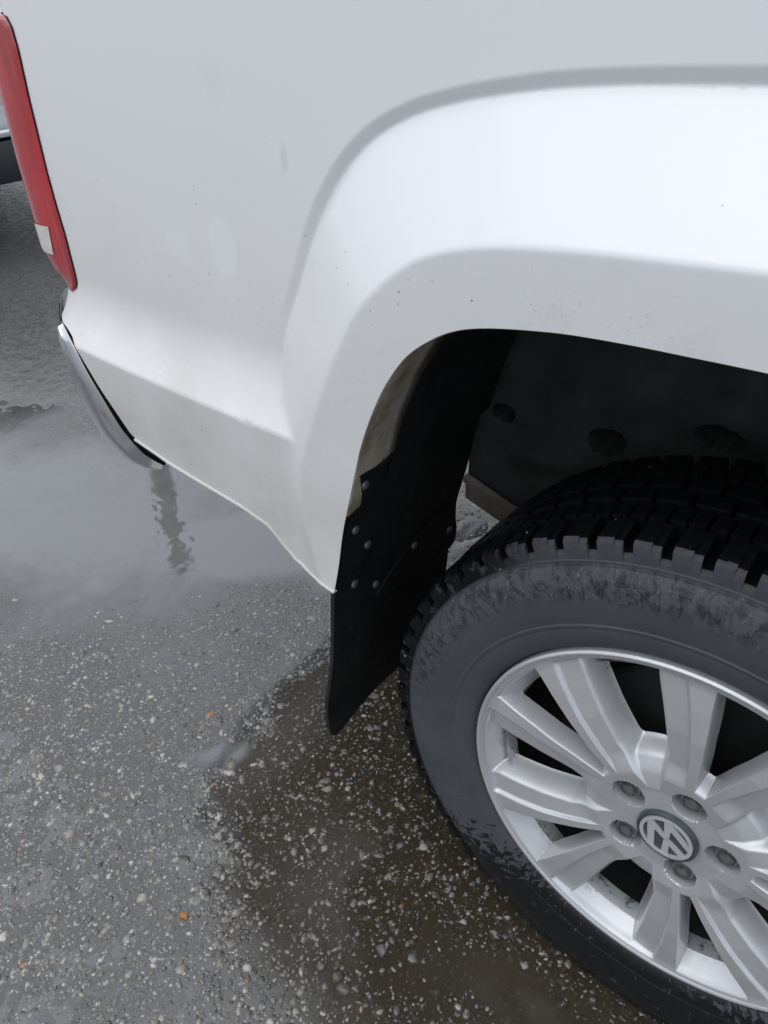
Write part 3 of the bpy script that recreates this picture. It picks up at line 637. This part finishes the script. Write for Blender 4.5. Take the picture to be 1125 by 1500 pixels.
# ---- chrome rear bumper, its rubber gap
def build_bumper():
    E = np.array([(-1.012,.0130,.7230),(-.9860,.0030,.7120),(-.9475,-.0045,.6665),(-.9218,-.0034,.6262),(-.8973,-.0020,.5867),(-.8643,-.0022,.5640),(-.8467,-.0025,.5565),(-.8186,-.0039,.5560),(-.8010,-.0049,.5560)])
    O = np.array([(-1.032,.02,.7067),(-1.0438,.02,.6883),(-1.0463,.02,.6225),(-1.034,.02,.5797),(-1.0025,.02,.5353),(-.9606,.02,.5134),(-.9308,.02,.5058),(-.8864,.02,.5076),(-.8429,.02,.5234)])
    t = np.linspace(0, 1, 9); T = np.linspace(0, 1, 41)
    def up(A): return np.stack([np.interp(T, t, A[:, k]) for k in range(3)], -1)
    def sm(A):
        for _ in range(2): A = np.r_[A[:1], (A[:-2]+2*A[1:-1]+A[2:])/4, A[-1:]]
        return A
    E, O = sm(up(E)), sm(up(O))
    z1 = np.interp(T, [0, 1], [.715, .60])
    B1 = np.c_[np.interp(T, [0, .5, 1], [-1.17, -1.17, -1.10]), np.full(41, .12), z1]; B2 = np.c_[np.full(41, -1.215), np.full(41, .34), z1]; B3 = np.c_[np.full(41, -1.225), np.full(41, YC), z1]
    lip_in = E+[-.004, .016, -.006]; tp = (smooth(T/.06)*smooth((.62-T)/.35))[:, None]; bev = E+(O-E)*.05+np.array([-.001, -.0050, -.0085])*tp
    rows = [lip_in, E, bev]
    for k in (.3, .55, .8): rows.append(E+(O-E)*k+[0, -.010*math.sin(math.pi*k), 0])
    rows.append(O)
    for k in (.25, .5, .75): rows.append((1-k)**2*O+2*k*(1-k)*(O+(B1-O)*.62+[-.03, 0, 0])+k*k*B1)
    rows += [B1, (B1+B2)/2+[-.012, .01, 0], B2, B3]
    V = np.stack(rows, 0); Vm = V[:-1][::-1].copy(); Vm[:, :, 1] = 2*YC-Vm[:, :, 1]
    V = np.r_[V, Vm]
    bump_o = mesh_np('rear_bumper', V.reshape(-1, 3), grid_faces(V.shape[0], 41), CHROME, truck, sharp=35)
    # black gap filler between the body and the bumper
    bl = spline([(-1.03, .727), (-1.0, .7255)]+REAR+[(-.832, .583), (-.803, .579)], .008); Tn = np.linspace(0, 1, 60)
    d = np.r_[0, np.cumsum(np.hypot(*np.diff(bl, axis=0).T))]; d /= d[-1]
    Bz = np.c_[np.interp(Tn, d, bl[:, 0]), np.interp(Tn, d, bl[:, 1])]
    A0 = surf(Bz[:, 0]+.004, Bz[:, 1]+.004, outset(Bz[:, 0], Bz[:, 1])-.005)
    tE = np.linspace(0, 1, 41); E60 = np.stack([np.interp(Tn, tE, E[:, k]) for k in range(3)], -1)+[-.004, .008, -.002]
    mid = (A0+E60)/2+[0, .006, 0]
    mesh_np('bumper_gap_seal', np.concatenate([A0, mid, E60, E60+[-.06, .05, -.01]]), grid_faces(4, 60), SEAL, truck)
build_bumper()

# ---- tailgate, bed floor, underbody, axle, cab
bm = bmesh.new(); add_box(bm, -1.085, -1.045, .16, 2*YC-.16, .76, 1.29, .01); bm_obj('tailgate', bm, PAINT, truck)
bm = bmesh.new(); add_box(bm, -1.04, .44, .34, 2*YC-.34, .70, .76); bm_obj('bed_floor', bm, UNDER, truck)
bm = bmesh.new(); add_box(bm, -1.04, .44, .06, .10, .98, 1.295, .008); bm_obj('bed_wall', bm, PAINT, truck)
bm = bmesh.new(); add_box(bm, -1.04, .44, 2*YC-.10, 2*YC-.06, .98, 1.295, .008); bm_obj('bed_wall', bm, PAINT, truck)
bm = bmesh.new(); add_box(bm, -1.0, 3.6, .46, .54, .50, .64); add_box(bm, -1.0, 3.6, 2*YC-.54, 2*YC-.46, .50, .64); add_box(bm, -.99, -.91, .5, 2*YC-.5, .52, .62); bm_obj('chassis_frame', bm, UNDER, truck)
bm = bmesh.new()
bmesh.ops.create_cone(bm, cap_ends=True, segments=20, radius1=.045, radius2=.045, depth=1.5, matrix=Matrix.Translation((0, YC, .365)) @ Matrix.Rotation(R(90), 4, 'X'))
bmesh.ops.create_uvsphere(bm, u_segments=16, v_segments=10, radius=.14, matrix=Matrix.Translation((0, YC, .365)))
bm_obj('rear_axle', bm, DRUM_AND_SHADE, truck)
def build_cab():
    pr = [(.47,.42),(.47,1.30),(.56,1.78),(.75,1.83),(1.9,1.82),(2.55,1.30),(3.75,1.16),(3.95,1.0),(4.0,.55),(3.9,.36),(3.55,.36),(3.5,.62),(3.3,.82),(2.9,.82),(2.7,.62),(2.62,.36)]
    bm = bmesh.new(); vs = [bm.verts.new((x, .02, z)) for x, z in pr]; f = bm.faces.new(vs)
    r = bmesh.ops.extrude_face_region(bm, geom=[f]); bmesh.ops.translate(bm, verts=[v for v in r['geom'] if isinstance(v, bmesh.types.BMVert)], vec=(0, 2*YC-.04, 0))
    c = bm_obj('cab', bm, PAINT, truck)
    for q in ([(.66,1.28),(.73,1.72),(1.1,1.74),(1.1,1.28)], [(1.16,1.28),(1.16,1.74),(1.85,1.73),(2.28,1.36),(2.28,1.28)]):
        bm = bmesh.new(); vs = [bm.verts.new((x, .012, z)) for x, z in q]; f = bm.faces.new(vs)
        r = bmesh.ops.extrude_face_region(bm, geom=[f]); bmesh.ops.translate(bm, verts=[v for v in r['geom'] if isinstance(v, bmesh.types.BMVert)], vec=(0, .02, 0))
        bm_obj('side_window', bm, GLASS, c)
build_cab()

# ---- the wheel
ZW = .365
def build_wheel():
    # r, y profile of the carcass; -y faces the street
    hub = bpy.data.objects.new('wheel', None)
    V, F = lathe([(.0, .07), (.165, .07), (.172, .076), (.175, .16), (.12, .19), (.0, .19)], 64)
    wheel = mesh_np('wheel', V, F, DRUM_AND_SHADE, truck, sharp=30); wheel.location = (0, 0, ZW)
    wheel.matrix_parent_inverse = Matrix.Translation((0, -YC, 0))
    def part(name, V, F, mat, sharp=30, smooth_=True):
        o = mesh_np(name, V, F, mat, None, sharp=sharp, smooth=smooth_); o.parent = wheel; return o
    # rim face
    rs = np.r_[np.linspace(.030, .080, 110), np.linspace(.0812, .2385, 128)]
    dmax = .034
    seg = [(0, 0)]
    yf = np.interp(rs, [.03, .06, .085, .12, .16, .20, .228, .234, .2385], [.0045, .0045, .001, -.002, -.004, -.003, -.001, -.0015, -.0025])
    n_ = np.interp(rs, [.085, .10, .15, .21, .24], [3.6, 5.0, 8.0, 10.2, 10.8]); wn = np.minimum(.0055/rs*57.3, n_*.6)
    W_ = np.interp(rs, [.060, .085, .12, .22], [29, 24.5, 21.5, 24.5]); ww = np.minimum(.014/rs*57.3, (36-W_)*.75)
    s1 = np.interp(rs, [.07, .10, .22, .24], [8.5, 10, 16.5, 17.5])
    knots = [0*rs, n_-wn, n_, s1, s1+1.1, W_, W_+ww, 36+0*rs]; sub = [5, 10, 10, 4, 9, 14, 5]
    cols = []
    for k, m in enumerate(sub):
        for j in range(m): cols.append(knots[k]+(knots[k+1]-knots[k])*j/m)
    D = np.stack(cols+[knots[-1]], 1)                     # delta in degrees, rows r
    RR = np.repeat(rs[:, None], D.shape[1], 1)
    def wall(t): t = np.clip(t, 0, 1); return .55*smooth(t)+.45*t**1.4
    tn = wall((n_[:, None]-D)/wn[:, None]); tw = wall((D-W_[:, None])/ww[:, None])
    Rw = .34*smooth((RR-.060)/.050)*.5+.34*np.clip((RR-.064)/.042, 0, 1)*.5+.66*smooth((RR-.100)/.016); Rn = smooth((RR-.088)/.016); Ro = .16*smooth((.2350-RR)/.006)+.84*np.clip((.2300-RR)/.017, 0, 1)
    def smin(a, b, k):
        h = np.clip(.5+.5*(b-a)/k, 0, 1); return b*(1-h)+a*h-k*h*(1-h)
    dnr = .027*np.maximum(smin(smin(tn, Rn, .08), Ro, .06), 0)/1.0; dwd = dmax*np.maximum(smin(smin(tw, Rw, .22), Ro, .06), 0)
    dep = np.maximum(dnr, dwd)
    fade = smooth((RR-.082)/.03)*smooth((.2365-RR)/.006)
    step = (.0050*smooth((D-s1[:, None])/1.1)+.0020*smooth((D-s1[:, None]-1.0)/np.maximum(W_-s1-1, 1)[:, None]))*fade
    dep0 = dep+step
    hole = (dnr > .90*.027) | (dwd > .90*dmax)
    full = np.concatenate([-D[:, :0:-1], D], 1); dd = np.concatenate([dep0[:, :0:-1], dep0], 1); hh = np.concatenate([hole[:, :0:-1], hole], 1)
    full, dd, hh = full[:, :-1], dd[:, :-1], hh[:, :-1]      # drop the duplicated seam column
    nb = full.shape[1]; ang = np.concatenate([R(6.0+72*k)+np.radians(full) for k in range(5)], 1); dd = np.tile(dd, (1, 5)); hh = np.tile(hh, (1, 5)); nc = nb*5
    X, Z = rs[:, None]*np.cos(ang), rs[:, None]*np.sin(ang)
    pk = np.zeros_like(X)
    for k in range(5):
        a = R(6+72*k); rx, tx = np.array([math.cos(a), math.sin(a)]), np.array([-math.sin(a), math.cos(a)])
        u = (X*rx[0]+Z*rx[1])-.0585; v = X*tx[0]+Z*tx[1]; q = np.sqrt((u/.0182)**2+(v/.0170)**2)
        pk = np.maximum(pk, .030*smooth((1.06-q)/.16))
    Yv = yf[:, None]+np.maximum(dd, pk)
    V = np.stack([X, Yv, Z], -1).reshape(-1, 3); F = grid_faces(len(rs), nc, True)
    F = F[~hh.ravel()[F].all(1)]
    # lip ring and barrel joined on the same rim mesh
    V2, F2 = lathe([(.2385, -.0025), (.2400, -.0040), (.2430, -.0042), (.2452, -.0022), (.2456, .003), (.2450, .02)], 180)
    V3, F3 = lathe([(.2158, .0215), (.2135, .031), (.2126, .042), (.2160, .0445)], 120)
    Vb, Fb = lathe([(.2155, .0440), (.2210, .055), (.2220, .17), (.235, .188)], 96)
    part('barrel', Vb, Fb, DRUM_AND_SHADE)  # silver barrel coloured near-black, putting its deep shade into the material
    nv = len(V); nv2 = nv+len(V2)
    rim = part('rim', np.r_[V, V2, V3], np.r_[F[:, ::-1], F2+nv, F3+nv2], RIM, 42)
    # centre cap and its emblem
    V, F = lathe([(.0345, .012), (.0342, -.0005), (.0335, -.0018), (.0312, -.0018), (.0306, -.0008), (.0, -.0008)], 72)
    part('centre_cap', V, F, CAPDARK)
    bm = bmesh.new()
    def extr(poly, y0=-.0022, y1=-.0006):
        up = [bm.verts.new((x, y0, z)) for x, z in poly]; lo = [bm.verts.new((x, y1, z)) for x, z in poly]; bm.faces.new(up)
        for i in range(len(poly)): bm.faces.new((up[i], up[(i+1) % len(poly)], lo[(i+1) % len(poly)], lo[i]))
    th = R(-150.4)
    def tr(p): return (.0296*(p[0]*math.cos(th)-p[1]*math.sin(th)), .0296*(p[0]*math.sin(th)+p[1]*math.cos(th)))
    def clipc(A, B, wd, ca, cb):
        A, B = np.array(A), np.array(B); d = (B-A)/np.linalg.norm(B-A); nn = np.array([-d[1], d[0]])*wd/2; return [A+nn, A-nn, B-nn, B+nn]
    def stroke(poly): extr([tr(p) for p in poly])
    # V above, W below (the cap sits turned over on this wheel)
    h = .105
    stroke([(-.50, .78), (-.25, .88), (.0, .375), (.0, .085), (-.115, .085)]); stroke([(.25, .88), (.50, .78), (.115, .085), (.0, .085), (.0, .375)])
    stroke([(-.875, .33), (-.70, .575), (-.325, -.36), (-.44, -.82)]); stroke([(.70, .575), (.875, .33), (.44, -.82), (.325, -.36)])
    stroke([(-.44, -.82), (-.325, -.36), (-.115, .035), (.0, .035), (.0, -.205), (-.265, -.885)]); stroke([(.44, -.82), (.265, -.885), (.0, -.205), (.0, .035), (.115, .035), (.325, -.36)])
    n = 96
    for i in range(n):
        a, b = 2*math.pi*i/n, 2*math.pi*(i+1)/n
        q = [(r_*math.cos(t), r_*math.sin(t)) for r_, t in ((.865, a), (.865, b), (1.0, b), (1.0, a))]
        vs = [bm.verts.new((tr(p)[0], -.0029, tr(p)[1])) for p in q]; bm.faces.new(vs)
        vo = [bm.verts.new((tr(p)[0], -.0006, tr(p)[1])) for p in q]; bm.faces.new((vs[0], vs[1], vo[1], vo[0])); bm.faces.new((vs[3], vs[2], vo[2], vo[3]))
    e = bm_obj('cap_emblem', bm, CAPSIL, None, smooth=False); e.parent = wheel
    # lug bolts
    first = None
    for k in range(5):
        a = R(6+72*k)
        if first is None:
            bm = bmesh.new()
            M2 = Matrix.Rotation(R(90), 4, 'X')
            bmesh.ops.create_cone(bm, cap_ends=True, segments=20, radius1=.0135, radius2=.0125, depth=.014, matrix=M2)
            bmesh.ops.create_cone(bm, cap_ends=False, segments=20, radius1=.0096, radius2=.0092, depth=.008, matrix=Matrix.Translation((0, -.008, 0)) @ M2)
            bmesh.ops.create_cone(bm, cap_ends=True, segments=6, radius1=.0062, radius2=.0058, depth=.006, matrix=Matrix.Translation((0, -.0065, 0)) @ M2)
            o = bm_obj('lug_bolt', bm, BOLTM, None, sharp=30); first = o
        else:
            o = first.copy(); col.objects.link(o)
        o.location = (.0610*math.cos(a), .019, .0610*math.sin(a)); o.parent = wheel
    # tyre
    prof = [(.2400, .018), (.2458, .008), (.2490, .0005), (.2535, -.0030), (.262, -.0058), (.2735, -.0082), (.2755, -.0080), (.2775, -.0092), (.2800, -.0094), (.2815, -.0084), (.296, -.0118), (.312, -.0132), (.326, -.0124), (.338, -.0090), (.3455, -.0040), (.3470, -.0040), (.3478, -.0015), (.3495, -.0010), (.3505, -.0028), (.3530, -.0012)]
    prof += [(.3545, .0040), (.3560, .0120), (.3600, .030), (.3640, .05), (.3665, .10), (.3640, .16), (.3580, .185), (.34, .205), (.30, .215), (.25, .205), (.235, .19)]
    V, F = lathe(prof, 216); Vs, Fs = [V], [F[:, ::-1]]; nv = len(V)
    def block(a0, a1, sec):
        """a tread block: sec is a list of (r, y) around its cross section"""
        nonlocal nv
        m = len(sec); S = np.array(sec); P = []
        for a in (a0, (a0+a1)/2, a1): P.append(np.stack([S[:, 0]*math.cos(a), S[:, 1], S[:, 0]*math.sin(a)], -1))
        Vs.append(np.concatenate(P)); f = []
        for k in range(2):
            for j in range(m-1): f.append((nv+k*m+j, nv+k*m+j+1, nv+(k+1)*m+j+1, nv+(k+1)*m+j))
        for j in range(m-3 if m > 3 else 0): pass
        Fs.append(np.array(f)[:, ::-1]); Fs.append(np.array(f))
        capq = [(0, 1, m-2, m-1)] if m >= 4 else []
        for (i0, i1, i2, i3) in capq+[(1, 2, m-3, m-2)] if m >= 6 else capq:
            for k in (0, 2): Fs.append(np.array([(nv+k*m+i0, nv+k*m+i1, nv+k*m+i2, nv+k*m+i3)]))
        nv += 3*m
    nbk = 64; pit = 2*math.pi/nbk
    for i in range(nbk):
        a = i*pit
        for s in range(3):                                # three slices per shoulder block, their tops worn unevenly
            a0 = a+pit*.233*s; a1 = a+pit*(.233*(s+1)-.003); hr = rng.uniform(-.0005, .0005); st = .0022 if s == 0 else 0.
            block(a0, a1, [(.3525, -.0020), (.3620, -.0017), (.3705-st+hr, .0000), (.3742-st+hr, .0055), (.3770+hr, .036), (.3600, .036)])
        block(a+pit*.695, a+pit*1.0, [(.3525, -.0019), (.3560, -.0014), (.3592, -.0002), (.3612, .0035), (.3625, .020), (.3600, .020)])
        for (y0, y1, ph, wd) in ((.042, .070, .35, .40), (.042, .070, .85, .40), (.075, .100, .1, .84), (.105, .130, .6, .84), (.136, .160, .35, .40), (.136, .160, .85, .40), (.165, .188, .1, .76)):
            a0 = a+pit*(ph+rng.uniform(-.02, .02)); rt = .3785-.0065*(((y0+y1)/2-.10)/.09)**2
            block(a0, a0+pit*wd, [(rt-.016, y0), (rt-.008, y0), (rt, y0+.001), (rt, y1-.001), (rt-.008, y1), (rt-.016, y1)])
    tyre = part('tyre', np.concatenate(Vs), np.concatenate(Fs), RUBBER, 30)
    # raised lettering on the sidewall
    cu = bpy.data.curves.new('letters', 'FONT'); cu.body = 'NVENT'; cu.size = .030; cu.extrude = .0006; cu.space_character = 1.45; cu.align_x = 'CENTER'
    to = bpy.data.objects.new('letters', cu); col.objects.link(to); dg = bpy.context.evaluated_depsgraph_get(); dg.update()
    me = bpy.data.meshes.new_from_object(to.evaluated_get(dg)); bpy.data.objects.remove(to)
    P = np.array([v.co for v in me.vertices]); ac = R(107); rr_ = .314+P[:, 1]; aa = ac-P[:, 0]/.325
    yb = np.interp(rr_, [.296, .312, .326, .338, .3455], [-.0118, -.0132, -.0124, -.0090, -.0040])
    Q = np.c_[rr_*np.cos(aa), yb-.0003-(P[:, 2] > 0)*.0013, rr_*np.sin(aa)]
    for v, q in zip(me.vertices, Q): v.co = q
    me.name = 'raised_letters'; me.materials.clear(); me.materials.append(RUBBER); lo = bpy.data.objects.new('raised_letters', me); col.objects.link(lo); lo.parent = wheel
    # valve stem
    V, F = lathe([(.0, -.012), (.003, -.012), (.0032, .01), (.004, .012)], 12); V = V+[.205*math.cos(R(-32)), .012, .205*math.sin(R(-32))]
    part('valve_stem', V, F, SEAL)
    return wheel
wheel = build_wheel()
for (x, y, turn) in ((0, 2*YC, True), (3.1, 0, False), (3.1, 2*YC, True)):
    c = wheel.copy(); col.objects.link(c); c.parent = truck; c.matrix_parent_inverse = wheel.matrix_parent_inverse; c.location = (x, y, ZW)
    if turn: c.rotation_euler = (0, 0, math.pi)
    for ch in list(wheel.children):
        d = ch.copy(); col.objects.link(d); d.parent = c

# ------------------------------------------------------------------ the vehicle parked behind
def build_parked():
    bx = -3.72
    root = empty('parked_car', (bx-2.2, 2.0, 0), 'pale grey parked car seen past the red tail light, with dark bumper and chrome strip', 'car')
    pr = [(0,.40),(-.02,.62),(-.06,.80),(-.25,.95),(-1.15,1.08),(-1.75,1.52),(-3.2,1.55),(-4.0,1.25),(-4.25,1.0),(-4.3,.45),(-3.95,.30),(-3.85,.55),(-3.62,.68),(-3.38,.68),(-3.15,.55),(-3.05,.28),(-1.25,.28),(-1.15,.55),(-.92,.68),(-.68,.68),(-.45,.55),(-.36,.36)]
    def prism(name, pts, y0, y1, mat, parent, bev=0):
        bm = bmesh.new(); vs = [bm.verts.new((bx+x, y0, z)) for x, z in pts]; f = bm.faces.new(vs)
        r = bmesh.ops.extrude_face_region(bm, geom=[f]); bmesh.ops.translate(bm, verts=[v for v in r['geom'] if isinstance(v, bmesh.types.BMVert)], vec=(0, y1-y0, 0))
        if bev: bmesh.ops.bevel(bm, geom=list(bm.edges), offset=bev, segments=3, affect='EDGES')
        return bm_obj(name, bm, mat, parent)
    y0, y1 = 1.1, 2.9
    prism('body', pr, y0, y1, GREYP, root, .03)
    bm = bmesh.new(); add_box(bm, bx-.10, bx+.10, y0+.01, y1-.01, .36, .545, .035); bm_obj('front_bumper', bm, simple('dark_bumper', (.014, .017, .022), .4), root)
    bm = bmesh.new(); add_box(bm, bx-.02, bx+.108, y0+.02, y1-.02, .553, .585, .008); bm_obj('chrome_strip', bm, CHROME, root)
    for yy in (y0+.12, y1-.47):
        bm = bmesh.new(); add_box(bm, bx-.12, bx-.02, yy, yy+.35, .66, .80, .03); bm_obj('headlight', bm, WHITEL, root)
    bm = bmesh.new(); add_box(bm, bx-.12, bx-.012, y0+.55, y1-.55, .64, .78, .02); bm_obj('grille', bm, SEAL, root)
    prism('windscreen', [(-1.13,1.09),(-1.20,1.10),(-1.78,1.50),(-1.73,1.51)], y0+.12, y1-.12, GLASS, root)
    for q in ([(-1.35,1.10),(-1.85,1.47),(-2.45,1.48),(-2.45,1.10)], [(-2.52,1.10),(-2.52,1.48),(-3.15,1.48),(-3.7,1.20),(-3.7,1.10)]): prism('side_window', q, y0-.004, y0+.02, GLASS, root)
    for x in (-.8, -3.5):
        for y in (y0+.02, y1-.22):
            V, F = lathe([(.0, .0), (.19, .0), (.21, .01), (.31, .0), (.325, .03), (.325, .19), (.30, .2), (.0, .2)], 40)
            mesh_np('wheel', V+[bx+x, y, .325], F[:, ::-1], SEAL, root, sharp=30)
build_parked()

# ------------------------------------------------------------------ wooden pole mirrored in the puddle, an orange pebble
def build_pole():
    az = Vector((-1.39, .366, 0))-Vector((.0891, -.5835, 0)); az.normalize(); p = Vector((-1.39, .366, 0))+az*8.0
    root = empty('utility_pole', (p.x, p.y, 0), 'brown wooden pole behind the truck, mirrored in the puddle below the bumper', 'pole')
    zs = np.linspace(0, 6.1, 40); a = np.linspace(0, 2*np.pi, 20, endpoint=False)
    V = np.concatenate([np.c_[p.x+(.17-.008*z)*np.cos(a)*(1+.05*np.sin(3*a+z)), p.y+(.17-.008*z)*np.sin(a)*(1+.05*np.sin(3*a+z)), np.full(20, z)] for z in zs])
    mesh_np('shaft', V, grid_faces(40, 20, True), WOOD, root)
    bm = bmesh.new(); add_box(bm, p.x-.14, p.x+.14, p.y-.14, p.y+.14, 6.08, 6.15, .02); bm_obj('pole_cap', bm, WOOD, root)
build_pole()
def build_pebble():
    bm = bmesh.new(); bmesh.ops.create_icosphere(bm, subdivisions=2, radius=.0075)
    for v in bm.verts:
        v.co *= 1+random.uniform(-.16, .16); v.co.z *= .6; v.co.y *= .75
    h = float(ground_h(np.array([-.5558]), np.array([-.2907]))[0])
    o = bm_obj('orange_pebble', bm, simple('orange_stone', (.42, .16, .06), .45, var=.25, scale=250, bmp=.3), None, loc=(-.5558, -.2907, h+.0025)); o['label'] = 'small orange pebble lying on the grey wet asphalt'; o['category'] = 'pebble'
build_pebble()
